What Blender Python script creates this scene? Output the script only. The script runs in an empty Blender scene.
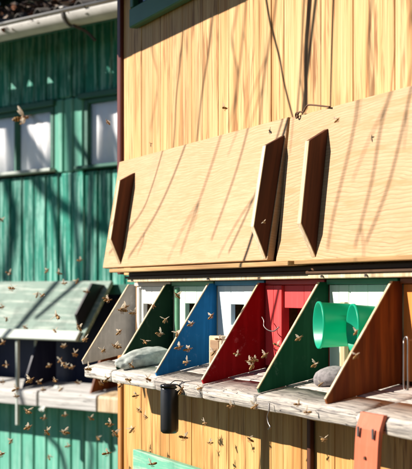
import bpy, bmesh, math, random
from mathutils import Vector, Matrix, noise
random.seed(7)
R = math.radians
scn = bpy.context.scene
C = scn.collection

# ------------------------------------------------------------ camera, sky, sun
FPX, UC, VH = 1400.0, 206.0, 291.0        # focal length in photo pixels, principal column, horizon row
ALPHA = math.atan(571.0 / FPX)            # angle between wall direction and view axis
EYE, DIST = 1.55, 1.494                   # eye height, distance of the eye from the wooden wall
sa, ca = math.sin(ALPHA), math.cos(ALPHA)
t0 = DIST / (sa + (266.5 - UC) / FPX * ca)
CX = -t0 * (-ca + (266.5 - UC) / FPX * sa)
CAM = Vector((CX, -DIST, EYE))
FW = Vector((-ca, sa, 0)); RT = Vector((sa, ca, 0))

cam = bpy.data.cameras.new('camera'); co = bpy.data.objects.new('camera', cam); C.objects.link(co)
co.location = CAM
co.rotation_euler = (R(90), 0, math.pi - ALPHA - R(90))
cam.sensor_fit = 'HORIZONTAL'; cam.sensor_width = 36; cam.lens = 36 * FPX / 412.0
cam.shift_y = (VH - 234.5) / 412.0
cam.clip_start = 0.05; cam.clip_end = 2000
cam.dof.use_dof = True; cam.dof.focus_distance = 3.5; cam.dof.aperture_fstop = 9
scn.camera = co

SUN_EL, SUN_OFF = R(28), R(30)            # elevation, angle left of the wooden wall's normal
SUN = Vector((-math.sin(SUN_OFF) * math.cos(SUN_EL), -math.cos(SUN_OFF) * math.cos(SUN_EL), math.sin(SUN_EL)))
w = bpy.data.worlds.new('World'); scn.world = w; w.use_nodes = True
nt = w.node_tree; bg = nt.nodes['Background']
sk = nt.nodes.new('ShaderNodeTexSky'); sk.sky_type = 'NISHITA'; sk.sun_disc = False
sk.sun_elevation = SUN_EL; sk.sun_rotation = math.atan2(SUN.x, SUN.y)
nt.links.new(sk.outputs[0], bg.inputs[0]); bg.inputs[1].default_value = 0.05
sk.air_density = .5; sk.dust_density = .2; sk.altitude = 900
sl = bpy.data.lights.new('sun', 'SUN'); sl.energy = 5.0; sl.angle = R(0.45); sl.color = (1, .92, .82)
so = bpy.data.objects.new('sun', sl); C.objects.link(so); so.location = SUN * 30
so.rotation_euler = SUN.to_track_quat('Z', 'Y').to_euler()
scn.view_settings.view_transform = 'Standard'; scn.view_settings.look = 'None'
scn.view_settings.exposure = 1.08; scn.view_settings.gamma = 1

# ------------------------------------------------------------ layout frames
class Frame:
    """A facade: origin, heading; local x to the right along it, y into it, z up."""
    def __init__(s, o, ang):
        s.o = Vector(o); s.a = ang
        s.x = Vector((math.cos(ang), math.sin(ang), 0)); s.y = Vector((-math.sin(ang), math.cos(ang), 0))
    def at(s, u, v, out=0.0):             # photo pixel -> local point on the plane 'out' metres before the facade
        ray = FW + RT * ((u - UC) / FPX) + Vector((0, 0, (VH - v) / FPX))
        t = ((s.o - CAM).dot(s.y) - out) / ray.dot(s.y)
        p = CAM + ray * t - s.o
        return Vector((p.dot(s.x), p.dot(s.y), p.z))
    def world(s, p): return s.o + s.x * p[0] + s.y * p[1] + Vector((0, 0, p[2]))
W = Frame((0, 0, EYE), 0)                 # z is measured from eye level in both frames
ALG = math.atan(1406.0 / FPX)
ang_g = (math.pi - ALPHA) + ALG - math.pi
G = Frame(CAM + FW * 6.9 + RT * (6.9 * (60 - UC) / FPX), ang_g)

# ------------------------------------------------------------ object helpers
def link(o, parent=None):
    C.objects.link(o)
    if parent is not None: o.parent = parent
    return o
def tag(o, label=None, cat=None, group=None, kind=None):
    for k, v in (('label', label), ('category', cat), ('group', group), ('kind', kind)):
        if v: o[k] = v
    return o
def empty(name, loc, rz=0): 
    o = bpy.data.objects.new(name, None); o.location = loc; o.rotation_euler = (0, 0, rz); o.empty_display_size = .1
    return link(o)
def obj(name, bm, mats, parent=None, smooth=False, loc=(0, 0, 0), rot=None):
    me = bpy.data.meshes.new(name)
    bmesh.ops.recalc_face_normals(bm, faces=bm.faces[:])
    bm.to_mesh(me); bm.free()
    for m in (mats if isinstance(mats, (list, tuple)) else [mats]): me.materials.append(m)
    if smooth:
        for p in me.polygons: p.use_smooth = True
    o = bpy.data.objects.new(name, me); o.location = loc
    if rot is not None: o.rotation_euler = rot
    return link(o, parent)
def inst(name, src, parent=None, loc=(0, 0, 0), rot=(0, 0, 0), scale=(1, 1, 1)):
    o = bpy.data.objects.new(name, src.data); o.location = loc; o.rotation_euler = rot; o.scale = scale
    return link(o, parent)
def add_box(bm, x0, x1, y0, y1, z0, z1, bev=0.0, mat=0):
    r = bmesh.ops.create_cube(bm, size=1)
    vs = r['verts']
    for v in vs:
        v.co = Vector((x0 + (v.co.x + .5) * (x1 - x0), y0 + (v.co.y + .5) * (y1 - y0), z0 + (v.co.z + .5) * (z1 - z0)))
    fs = {f for v in vs for f in v.link_faces}
    for f in fs: f.material_index = mat
    if bev > 0:
        es = list({e for v in vs for e in v.link_edges})
        bmesh.ops.bevel(bm, geom=es, offset=bev, segments=1, affect='EDGES', clamp_overlap=True, material=-1)
    return vs
def box(x0, x1, y0, y1, z0, z1, bev=0.0):
    bm = bmesh.new(); add_box(bm, x0, x1, y0, y1, z0, z1, bev); return bm
def prism(poly, axis, a, b, bev=0.0):
    """extrude a polygon (list of 2-vectors) along an axis between a and b"""
    bm = bmesh.new()
    def P(p, h): return (h, p[0], p[1]) if axis == 'x' else ((p[0], h, p[1]) if axis == 'y' else (p[0], p[1], h))
    A = [bm.verts.new(P(p, a)) for p in poly]; B = [bm.verts.new(P(p, b)) for p in poly]
    bm.faces.new(A); bm.faces.new(B[::-1])
    n = len(poly)
    for i in range(n): bm.faces.new((A[i], A[(i + 1) % n], B[(i + 1) % n], B[i]))
    if bev > 0: bmesh.ops.bevel(bm, geom=bm.edges[:], offset=bev, segments=1, affect='EDGES', clamp_overlap=True)
    return bm
def add_tube(bm, pts, rad, n=8, caps=True):
    pts = [Vector(p) for p in pts]
    rads = rad if isinstance(rad, (list, tuple)) else [rad] * len(pts)
    rings = []
    up = Vector((0.13, 0.21, 1)).normalized()
    for i, p in enumerate(pts):
        d = (pts[min(i + 1, len(pts) - 1)] - pts[max(i - 1, 0)]).normalized()
        if abs(d.dot(up)) > .95: up = Vector((1, .2, .1)).normalized()
        s = d.cross(up).normalized(); q = d.cross(s).normalized(); up = -q if q.dot(up) < 0 else q
        rings.append([bm.verts.new(p + (s * math.cos(2 * math.pi * k / n) + q * math.sin(2 * math.pi * k / n)) * rads[i]) for k in range(n)])
    for a, b in zip(rings, rings[1:]):
        for k in range(n): bm.faces.new((a[k], a[(k + 1) % n], b[(k + 1) % n], b[k]))
    if caps: bm.faces.new(rings[0]); bm.faces.new(rings[-1][::-1])
def tube(pts, rad, n=8):
    bm = bmesh.new(); add_tube(bm, pts, rad, n); return bm
def smoothline(pts, k=6):
    pts = [Vector(p) for p in pts]; out = []
    for i in range(len(pts) - 1):
        p0, p1, p2, p3 = pts[max(i - 1, 0)], pts[i], pts[i + 1], pts[min(i + 2, len(pts) - 1)]
        for j in range(k):
            t = j / k
            out.append(.5 * ((2 * p1) + (p2 - p0) * t + (2 * p0 - 5 * p1 + 4 * p2 - p3) * t * t + (3 * p1 - p0 - 3 * p2 + p3) * t ** 3))
    return out + [pts[-1]]

# ------------------------------------------------------------ materials
class NT:
    def __init__(s, name):
        s.m = bpy.data.materials.new(name); s.m.use_nodes = True; s.t = s.m.node_tree
        s.b = s.t.nodes['Principled BSDF']; s.out = s.t.nodes['Material Output']
    def n(s, typ, **kw):
        q = s.t.nodes.new('ShaderNode' + typ)
        for k, v in kw.items(): setattr(q, k, v)
        return q
    def l(s, a, b): s.t.links.new(a, b)
    def coords(s, scale, rnd=True):
        tc = s.n('TexCoord'); mp = s.n('Mapping'); mp.inputs['Scale'].default_value = scale
        if rnd:
            oi = s.n('ObjectInfo'); mu = s.n('Math', operation='MULTIPLY'); mu.inputs[1].default_value = 53.0
            s.l(oi.outputs['Random'], mu.inputs[0]); ad = s.n('VectorMath', operation='ADD')
            s.l(tc.outputs['Object'], ad.inputs[0]); s.l(mu.outputs[0], ad.inputs[1]); s.l(ad.outputs[0], mp.inputs[0])
        else: s.l(tc.outputs['Object'], mp.inputs[0])
        return mp.outputs[0]
    def noise(s, vec, scale=1, detail=4, rough=.6, dist=0):
        q = s.n('TexNoise'); s.l(vec, q.inputs['Vector'])
        q.inputs['Scale'].default_value = scale; q.inputs['Detail'].default_value = detail
        q.inputs['Roughness'].default_value = rough; q.inputs['Distortion'].default_value = dist
        return q.outputs['Fac']
    def ramp(s, fac, stops):
        q = s.n('ValToRGB'); s.l(fac, q.inputs[0]); e = q.color_ramp.elements
        while len(e) < len(stops): e.new(.5)
        for el, (p, c) in zip(e, stops): el.position = p; el.color = (*c, 1) if len(c) == 3 else c
        return q.outputs[0]
    def mix(s, fac, a, b, mode='MIX'):
        q = s.n('Mix', data_type='RGBA', blend_type=mode)
        if isinstance(fac, (int, float)): q.inputs[0].default_value = fac
        else: s.l(fac, q.inputs[0])
        for i, c in ((6, a), (7, b)):
            if isinstance(c, tuple): q.inputs[i].default_value = (*c, 1)
            else: s.l(c, q.inputs[i])
        return q.outputs[2]
    def bump(s, h, strength=.3, dist=.004):
        q = s.n('Bump'); q.inputs['Strength'].default_value = strength; q.inputs['Distance'].default_value = dist
        s.l(h, q.inputs['Height']); s.l(q.outputs[0], s.b.inputs['Normal'])
    def done(s, col, rough=.6, spec=.3):
        if isinstance(col, tuple): s.b.inputs['Base Color'].default_value = (*col, 1)
        else: s.l(col, s.b.inputs['Base Color'])
        if isinstance(rough, float): s.b.inputs['Roughness'].default_value = rough
        else: s.l(rough, s.b.inputs['Roughness'])
        s.b.inputs['Specular IOR Level'].default_value = spec
        return s.m
def BW(*s): return [(p, (v, v, v)) for p, v in s]
def axis_scale(axis, along, across): return tuple(along if a == axis else across for a in 'xyz')

def wood(name, light, mid, dark, axis='z', fine=170, var=.25, knots=True, rough=.6, bumpy=.25, streak=0):
    k = NT(name)
    big = k.noise(k.coords(axis_scale(axis, 1.3, 16)), 1, 3, .6, .6)
    fin = k.noise(k.coords(axis_scale(axis, 4, fine)), 1, 4, .65)
    col = k.ramp(big, [(.25, dark), (.45, mid), (.62, light), (.85, mid)])
    col = k.mix(.55, col, k.ramp(fin, [(.3, dark), (.5, mid), (.7, light)]), 'MULTIPLY') if False else k.mix(k.ramp(fin, BW((.35, .55), (.62, 0))), col, dark)
    if streak:
        sv = k.noise(k.coords(axis_scale(axis, 5.5, 62)), 1, 3, .55, .3)
        sw_ = k.noise(k.coords(axis_scale(axis, 2.0, 6)), 1, 2, .5)
        sm = k.n('Math', operation='MULTIPLY'); k.l(k.ramp(sv, BW((.51, 0), (.63, 1))), sm.inputs[0]); k.l(k.ramp(sw_, BW((.40, .1), (.62, 1))), sm.inputs[1])
        sm2 = k.n('Math', operation='MULTIPLY'); k.l(sm.outputs[0], sm2.inputs[0]); sm2.inputs[1].default_value = streak
        col = k.mix(sm2.outputs[0], col, tuple(c * .62 for c in dark))
    oi = k.n('ObjectInfo')
    tint = k.ramp(oi.outputs['Random'], [(0, (1 - var, 1 - var * 1.15, 1 - var * 1.4)), (.5, (1, 1, 1)), (1, (1 - var * .4, 1 - var * .55, 1 - var * .9))])
    col = k.mix(1.0, col, tint, 'MULTIPLY')
    if knots:
        vo = k.n('TexVoronoi'); vo.inputs['Scale'].default_value = 1
        k.l(k.coords(axis_scale(axis, 2.3, 9)), vo.inputs['Vector'])
        kn = k.ramp(vo.outputs['Distance'], BW((.03, .85), (.13, 0)))
        col = k.mix(kn, col, tuple(c * .35 for c in dark))
    k.bump(fin, bumpy, .002)
    return k.done(col, rough, .25)

def paint(name, col, worn=None, axis='z', amount=.35, rough=.5, spec=.35, grime=.3, tintvar=0, scuff=0):
    """brushed paint over board, worn along the grain"""
    k = NT(name); worn = worn or tuple(min(1, c * 1.5 + .12) for c in col)
    st = k.noise(k.coords(axis_scale(axis, 3, 60)), 1, 4, .7)
    bl = k.noise(k.coords((9, 9, 9)), 1, 4, .65)
    c = k.mix(k.ramp(st, BW((.5, 0), (.5 + .35 * (1 - amount) + .05, amount))), col, worn)
    c = k.mix(k.ramp(bl, BW((.48, 0), (.75, grime))), c, tuple(x * .4 for x in col))
    if scuff:
        sc = k.noise(k.coords((38, 38, 30)), 1, 5, .75); s2 = k.noise(k.coords((5, 5, 5)), 1, 2, .5)
        mm = k.n('Math', operation='MULTIPLY'); k.l(k.ramp(sc, BW((.58, 0), (.68, 1))), mm.inputs[0]); k.l(k.ramp(s2, BW((.42, .05), (.65, scuff))), mm.inputs[1])
        c = k.mix(mm.outputs[0], c, tuple(min(.7, x * 1.1 + .16) for x in col))
    if tintvar:
        oi = k.n('ObjectInfo')
        c = k.mix(1.0, c, k.ramp(oi.outputs['Random'], [(0, (1 - tintvar,) * 3), (1, (1, 1, 1))]), 'MULTIPLY')
    k.bump(st, .3, .0015)
    return k.done(c, rough, spec)

def plain(name, col, rough=.5, spec=.4, metal=0, scale=40, var=.25):
    k = NT(name)
    n = k.noise(k.coords((scale,) * 3), 1, 4, .6)
    c = k.mix(k.ramp(n, BW((.4, 0), (.75, 1))), col, tuple(x * (1 - var) for x in col))
    k.b.inputs['Metallic'].default_value = metal
    k.bump(n, .12, .001)
    return k.done(c, rough, spec)

def ply(name, s=1.0):
    """rotary plywood: long wavy grain that comes and goes, fine fibre, stains"""
    k = NT(name)
    wob = k.n('TexNoise'); k.l(k.coords((1.6, 4, 3.2)), wob.inputs['Vector']); wob.inputs['Scale'].default_value = 1; wob.inputs['Detail'].default_value = 3
    mul = k.n('VectorMath', operation='SCALE'); mul.inputs['Scale'].default_value = 1.5; k.l(wob.outputs['Color'], mul.inputs[0])
    ad = k.n('VectorMath', operation='ADD'); k.l(k.coords((.8, 5, 12.5)), ad.inputs[0]); k.l(mul.outputs[0], ad.inputs[1])
    wv = k.n('TexWave', wave_type='BANDS', bands_direction='Z', wave_profile='SAW')
    k.l(ad.outputs[0], wv.inputs['Vector']); wv.inputs['Scale'].default_value = 3.4; wv.inputs['Distortion'].default_value = 5
    wv.inputs['Detail'].default_value = 3; wv.inputs['Detail Scale'].default_value = 1.1; wv.inputs['Detail Roughness'].default_value = .6
    fin = k.noise(k.coords((16, 60, 300)), 1, 4, .65)
    gr = k.noise(k.coords((5, 9, 70)), 1, 4, .65, .5)
    big = k.noise(k.coords((2.0, 4, 4.5)), 1, 4, .6)
    st = k.noise(k.coords((7, 7, 5)), 1, 5, .7)
    lines = k.ramp(wv.outputs['Fac'], [(0, (.46, .29, .155)), (.7, (.51, .34, .20)), (.88, (.33 / s, .175 / s, .075 / s)), (1, (.48, .305, .16))])
    col = k.mix(k.ramp(big, BW((.36, .0), (.66, .8 / s))), lines, (.50, .335, .195))
    col = k.mix(k.ramp(gr, BW((.34, min(1, .6 * s)), (.5, 0))), col, (.40, .24, .11))
    col = k.mix(k.ramp(fin, BW((.38, .55), (.6, 0))), col, (.38, .23, .11))
    col = k.mix(k.ramp(st, BW((.60, 0), (.74, .5))), col, (.36, .24, .14))
    k.bump(fin, .3, .001)
    return k.done(col, .6, .2)

def weathered(name, tone=(.54, .49, .43), dark=(.05, .047, .058), axis='x', crack=.45):
    k = NT(name)
    a = k.noise(k.coords(axis_scale(axis, 1.3, 120)), 1, 6, .72, .15)
    b = k.noise(k.coords(axis_scale(axis, 4, 13)), 1, 5, .65)
    fin = k.noise(k.coords(axis_scale(axis, 6, 380)), 1, 4, .7)
    cr = k.noise(k.coords(axis_scale(axis, 1.6, 60)), 1, 2, .5, .2)
    col = k.ramp(a, [(.30, tuple(t * .38 for t in tone)), (.44, tuple(t * .75 for t in tone)), (.55, tone), (.72, tuple(min(1, t * 1.3) for t in tone))])
    col = k.mix(k.ramp(b, BW((.50, 0), (.66, crack))), col, tuple(.3 * t + .7 * d for t, d in zip(tone, dark)))
    col = k.mix(k.ramp(fin, BW((.36, .7), (.52, 0))), col, tuple(d * 1.4 for d in dark))
    q = k.n('Math', operation='SUBTRACT'); k.l(cr, q.inputs[0]); q.inputs[1].default_value = .5
    ab = k.n('Math', operation='ABSOLUTE'); k.l(q.outputs[0], ab.inputs[0])
    ck = k.ramp(ab.outputs[0], BW((.0, 1), (.012, 0)))
    col = k.mix(ck, col, tuple(d * .5 for d in dark))
    k.bump(a, .6, .004)
    return k.done(col, .8, .15)

M = {}
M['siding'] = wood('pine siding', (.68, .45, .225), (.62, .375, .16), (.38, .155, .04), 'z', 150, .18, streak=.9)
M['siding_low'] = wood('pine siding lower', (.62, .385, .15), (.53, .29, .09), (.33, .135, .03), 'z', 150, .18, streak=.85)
M['ply'] = ply('plywood', .8); M['ply2'] = ply('coarse plywood', 1.5)
M['edge'] = wood('raw board edge', (.70, .58, .42), (.62, .49, .32), (.34, .22, .11), 'z', 120, .1, False, streak=.6)
M['rail'] = wood('rail wood', (.62, .43, .21), (.48, .30, .13), (.22, .11, .04), 'x', 150, .25, False)
M['raildark'] = wood('dark rail', (.12, .055, .02), (.075, .032, .012), (.03, .014, .006), 'x', 150, .25, False)
M['fin'] = wood('dark brown board', (.115, .034, .014), (.08, .022, .009), (.03, .008, .004), 'z', 110, .15, False, .6)
M['maroon'] = paint('maroon trim paint', (.10, .018, .012), (.2, .05, .03), 'z', .3)
M['cornerwood'] = wood('orange corner post', (.50, .24, .07), (.40, .17, .045), (.2, .075, .02), 'z', 120, .1, False)
M['dkgreenframe'] = paint('dark green window paint', (.035, .14, .085), (.10, .22, .15), 'x', .3)
M['shelf'] = weathered('weathered landing board')
M['shelf_pale'] = weathered('pale landing board', (.66, .62, .56), (.12, .11, .11), 'x', .3)
M['glass'] = None
M['black'] = plain('black plastic', (.012, .012, .014), .32, .5)
M['stone'] = plain('grey stone', (.27, .245, .245), .85, .2, 0, 90, .55)
M['stonew'] = plain('white limestone', (.44, .475, .44), .9, .2, 0, 45, .5)
M['cup'] = plain('green plastic', (.008, .44, .27), .35, .5, 0, 30, .1)
_t = M['cup'].node_tree; _b = _t.nodes['Principled BSDF']; _x = _t.nodes.new('ShaderNodeMixShader'); _l = _t.nodes.new('ShaderNodeBsdfTranslucent')
_l.inputs[0].default_value = (.01, .72, .45, 1); _x.inputs[0].default_value = .4
_t.links.new(_b.outputs[0], _x.inputs[1]); _t.links.new(_l.outputs[0], _x.inputs[2]); _t.links.new(_x.outputs[0], _t.nodes['Material Output'].inputs[0])
M['salmon'] = paint('salmon paint', (.50, .12, .055), (.6, .22, .13), 'z', .4)
M['steel'] = plain('dull steel wire', (.22, .20, .19), .4, .5, .8)
M['rust'] = plain('rusty iron', (.11, .055, .03), .7, .3, .3)
M['mintboard'] = paint('mint painted board', (.12, .36, .25), (.34, .46, .34), 'x', .8, .6, .2, .6, 0, .5)
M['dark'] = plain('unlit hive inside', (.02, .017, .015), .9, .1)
# painted dividers
DCOL = [('grey', (.47, .435, .40)), ('dark green', (.003, .022, .009)), ('blue', (.005, .13, .34)),
        ('red', (.26, .002, .005)), ('green', (.004, .060, .026)), ('brown', (.21, .065, .016))]
for nme, c in DCOL:
    M['div_' + nme] = paint('divider ' + nme, c, tuple(x * 1.55 + .012 for x in c), 'z', .55, .6, .12, .5, 0, .55)
M['div_brown'] = wood('divider brown', (.25, .075, .012), (.16, .036, .006), (.04, .008, .002), 'z', 60, .1, streak=.7)
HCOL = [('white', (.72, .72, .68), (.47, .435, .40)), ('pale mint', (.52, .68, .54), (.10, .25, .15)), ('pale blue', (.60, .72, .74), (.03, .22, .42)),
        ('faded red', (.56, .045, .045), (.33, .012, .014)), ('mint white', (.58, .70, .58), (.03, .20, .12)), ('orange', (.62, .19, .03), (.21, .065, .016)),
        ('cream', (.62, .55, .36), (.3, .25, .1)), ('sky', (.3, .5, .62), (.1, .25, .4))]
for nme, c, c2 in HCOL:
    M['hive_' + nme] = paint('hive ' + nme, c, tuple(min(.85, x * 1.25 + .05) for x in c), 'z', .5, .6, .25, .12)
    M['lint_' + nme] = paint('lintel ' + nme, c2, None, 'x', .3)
# green house
M['greenwall'] = paint('weathered green paint', (.028, .26, .19), (.25, .55, .46), 'z', 1.0, .7, .12, .7, .4)
M['greenlow'] = paint('mint green paint', (.13, .43, .32), (.32, .60, .49), 'z', .7, .7, .15, .35, .2)
M['greendark'] = paint('deep green trim', (.022, .12, .085), (.06, .2, .15), 'x', .4, .6)
M['greyflap'] = paint('pale grey green board', (.20, .275, .235), (.43, .47, .42), 'x', .8, .75, .2, .6, 0, .5)
M['greyrail'] = paint('pale rail paint', (.44, .49, .45), None, 'x', .3, .7)
M['gutter'] = plain('zinc gutter', (.62, .60, .565), .5, .4, .0, 9, .25)
M['strap'] = plain('dark strap', (.06, .055, .05), .6, .3)
M['curtain'] = plain('white curtain', (.84, .84, .85), .9, .1, 0, 12, .1)
M['corr'] = plain('fibre cement sheet', (.12, .11, .10), .9, .1, 0, 20, .4)
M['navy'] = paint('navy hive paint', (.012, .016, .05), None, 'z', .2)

def glassmat():
    k = NT('window glass'); t = k.t
    tr = k.n('BsdfTransparent'); gl = k.n('BsdfGlossy'); gl.inputs['Roughness'].default_value = .03
    mx = k.n('MixShader'); mx.inputs[0].default_value = .05
    k.l(tr.outputs[0], mx.inputs[1]); k.l(gl.outputs[0], mx.inputs[2]); k.l(mx.outputs[0], k.out.inputs[0])
    return k.m
M['glass'] = glassmat()

# ------------------------------------------------------------ ground
def ground_mat():
    k = NT('grass ground')
    a = k.noise(k.coords((3, 3, 3), False), 1, 6, .7); b = k.noise(k.coords((60, 60, 60), False), 1, 3, .6)
    c = k.ramp(a, [(.3, (.05, .075, .018)), (.5, (.085, .10, .03)), (.7, (.13, .10, .05))])
    c = k.mix(k.ramp(b, BW((.4, .6), (.6, 0))), c, (.03, .04, .012)); k.bump(b, .6, .03)
    return k.done(c, .9, .1)
bm = bmesh.new()
bmesh.ops.create_grid(bm, x_segments=8, y_segments=8, size=300)
tag(obj('ground', bm, ground_mat()), None, None, None, 'structure')

# ============================================================ WOODEN BEE HOUSE
house = empty('bee_house', (0, 0, EYE))
tag(house, 'sunlit pine bee house with plywood flaps over a row of painted hive entrances', 'bee house')
BAY = .339
XL = W.at(122.5, 200).x                    # far corner
XR = XL + 4.2
FL_TOP, RAIL_Z = .42, .03
PW = .088                                   # board width
# boards: one mesh for the upper, one for the lower courses
up0 = lo0 = None
np_ = int((XR - XL) / PW)
PX = [XL + .012]
while PX[-1] < XR: PX.append(PX[-1] + PW * random.choice((.82, 1, 1, 1.16, 1.3)))
XR = PX[-1]
for i in range(len(PX) - 1):
    x = PX[i]; ws = (PX[i + 1] - PX[i]) / PW
    dy = random.uniform(-.0015, .0015)
    if up0 is None:
        up0 = obj('plank', box(.0002, PW - .0006, 0, .02, .052, 1.17, .0016), M['siding'], house, loc=(x, dy, 0)); up0.scale.x = ws
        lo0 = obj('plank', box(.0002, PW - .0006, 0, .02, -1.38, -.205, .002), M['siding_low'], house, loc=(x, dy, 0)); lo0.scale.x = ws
    else:
        inst('plank', up0, house, (x, dy, 0), scale=(ws, 1, 1)); inst('plank', lo0, house, (x, random.uniform(-.0015, .0015), 0), scale=(ws, 1, 1))
obj('backing', box(XL + .02, XR - .01, .0225, .05, .03, 1.16), M['raildark'], house)
obj('backing', box(XL + .02, XR - .01, .0225, .05, -1.37, -.225), M['raildark'], house)
# corner trim, side wall, back, roof, plinth
obj('corner_trim', box(XL - .022, XL + .0105, -.012, .05, .055, 1.17, .003), M['maroon'], house)
obj('corner_trim', box(XL - .022, XL + .0105, -.010, .05, -1.38, -.212, .003), M['cornerwood'], house)
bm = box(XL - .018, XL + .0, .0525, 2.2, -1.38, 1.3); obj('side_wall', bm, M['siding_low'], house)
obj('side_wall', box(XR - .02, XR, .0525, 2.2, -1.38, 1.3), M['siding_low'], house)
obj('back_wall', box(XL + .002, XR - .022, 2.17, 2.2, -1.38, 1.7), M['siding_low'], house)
OV = .40
EZ = W.at(127, 54.5).z + OV * math.tan(SUN_EL) / math.cos(SUN_OFF)
sl_ = .22
prof = [(-OV, EZ), (-OV, EZ + .035), (2.45, EZ + .035 + (2.45 + OV) * sl_), (2.45, EZ + (2.45 + OV) * sl_)]
obj('roof', prism(prof, 'x', XL - .25, XR + .25), M['corr'], house)
obj('fascia', box(XL - .24, XR + .24, -OV - .022, -OV - .002, EZ, EZ + .10, .003), M['siding_low'], house)
obj('plinth', box(XL + .1, XR - .1, .1, 2.1, -1.552, -1.385), M['stone'], house)

# window, dark green casing above the flap
wi = obj('window', box(0, .001, 0, .001, 0, .001), M['dkgreenframe'], house)
bpy.data.objects.remove(wi)
p = W.at(129.5, 28.5, .03); wx0 = p.x; wz0 = p.z
p2 = W.at(200, 0, .03)
RH = .062
def wbox(*a): return box(*a)
win = obj('window', box(wx0, wx0 + .95, -.032, -.0025, wz0, wz0 + RH, .004), M['dkgreenframe'], house)
obj('stile', box(wx0 + .002, wx0 + .032, -.030, -.0025, wz0 + RH + .0005, EZ + .05, .003), M['dkgreenframe'], win)
obj('stile', box(wx0 + .915, wx0 + .948, -.030, -.0025, wz0 + RH + .0005, EZ + .05, .003), M['dkgreenframe'], win)
obj('pane', box(wx0 + .034, wx0 + .913, -.012, -.009, wz0 + RH - .004, EZ + .05), plain('dark pane', (.01, .015, .03), .08, .5), win)

# ---- flaps
def flap(x0, x1, ztop, hgt, lean, fins, mat):
    """plywood flap hinged along its top edge; origin at the hinge, leaning out at the foot"""
    f = obj('flap', box(0, x1 - x0, -.018, 0, -hgt, 0, .0015), mat, house, loc=(x0, -.0085, ztop), rot=(-lean, 0, 0))
    FD = .043
    for fx, top, bot in fins:
        poly = [(-.0185, top), (-.0185 - FD, top - .033), (-.0185 - FD, bot + .068), (-.0185, bot)]
        # raw wood edge strip coloured pale as sunlit, brown faces coloured dark as shaded
        a = obj('fin', prism(poly, 'x', fx - .020, fx, .0008), M['fin'], f)
        e = .0022
        ep = [(-.0185 - FD - e, top - .034), (-.0185 - FD - e, bot + .067), (-.0185 - e * .3, bot - .004), (-.0186, bot - .0005), (-.0185 - FD + .0001, bot + .0675), (-.0185 - FD + .0001, top - .0335)]
        obj('fin_edge', prism(ep, 'x', fx - .0201, fx - .0012), M['edge'], f)
    return f
a = W.at(124, 163, .01); b = W.at(290, 124, .01); b.x += .028
fh = FL_TOP - .082
ft = a.z
flap1 = flap(a.x, b.x - .004, ft, .352, R(9.3), [(W.at(136.5, 180, .03).x - a.x, -.05, -.338), (b.x - a.x - .008, -.045, -.345)], M['ply'])
a2 = W.at(292, 122, .01)
flap2 = flap(b.x + .006, b.x + 1.27, ft - .002, .352, R(6.2), [(W.at(327, 133, .02).x + .024 - b.x, -.05, -.34), (1.2, -.05, -.34)], M['ply2'])
flap3 = flap(b.x + 1.29, XR - .05, ft - .001, .352, R(8), [(.15, -.05, -.34)], M['ply'])
flap1['label'] = 'plywood flap at the far end with a brown fin at each end'
flap2['label'] = 'nearer plywood flap with wavy grain and a bent wire hook'
# hook on flap 2
hp = [W.at(u, v, .032) for u, v in ((297.5, 115.5), (299.5, 112), (303.5, 112), (306, 107), (309, 105), (318, 105.6), (330, 107))]
l0 = Vector((b.x + .006, -.0085, ft - .002))
hk = obj('hook', tube(smoothline(hp, 4), .0021, 8), M['rust'], house, True)
hk['label'] = 'bent wire hook at the top of the nearer flap'
ey = W.at(297.5, 115.5, .031)
bm = bmesh.new(); 
ring = [ey + Vector((.0062 * math.cos(q), -.002, .0062 * math.sin(q))) for q in [i * math.pi / 6 for i in range(12)]]
add_tube(bm, ring + [ring[0]], .0022, 6); obj('eye_screw', bm, M['rust'], house, True)

# ---- rails under the flaps
xa = W.at(108.5, 272, .09).x
for (x0, x1, y, z0, z1, m, nm) in (
        (xa, W.at(289, 262, .085).x, -.088, .0590, .0705, M['rail'], 'ledge'),
        (W.at(292, 262, .085).x, XR, -.080, .0615, .0715, M['rail'], 'ledge'),
        (xa + .04, XR, -.036, .047, .0585, M['raildark'], 'rail'),  # dark strip in the gap under the ledge, shade put into its colour
        (xa + .05, XR, -.052, .0390, .0465, M['raildark'], 'rail'),
        (xa + .06, XR, -.047, .0285, .0388, M['edge'], 'rail')):
    obj(nm, box(x0, x1, y, -.0022, z0, z1, .0015), m, house)
for u in (322, 366, 208, 132):
    q = W.at(u, 273, .05)
    obj('nail', tube([(q.x, -.0485, .0335), (q.x, -.0535, .0333)], .003, 8), M['steel'], house)

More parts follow.
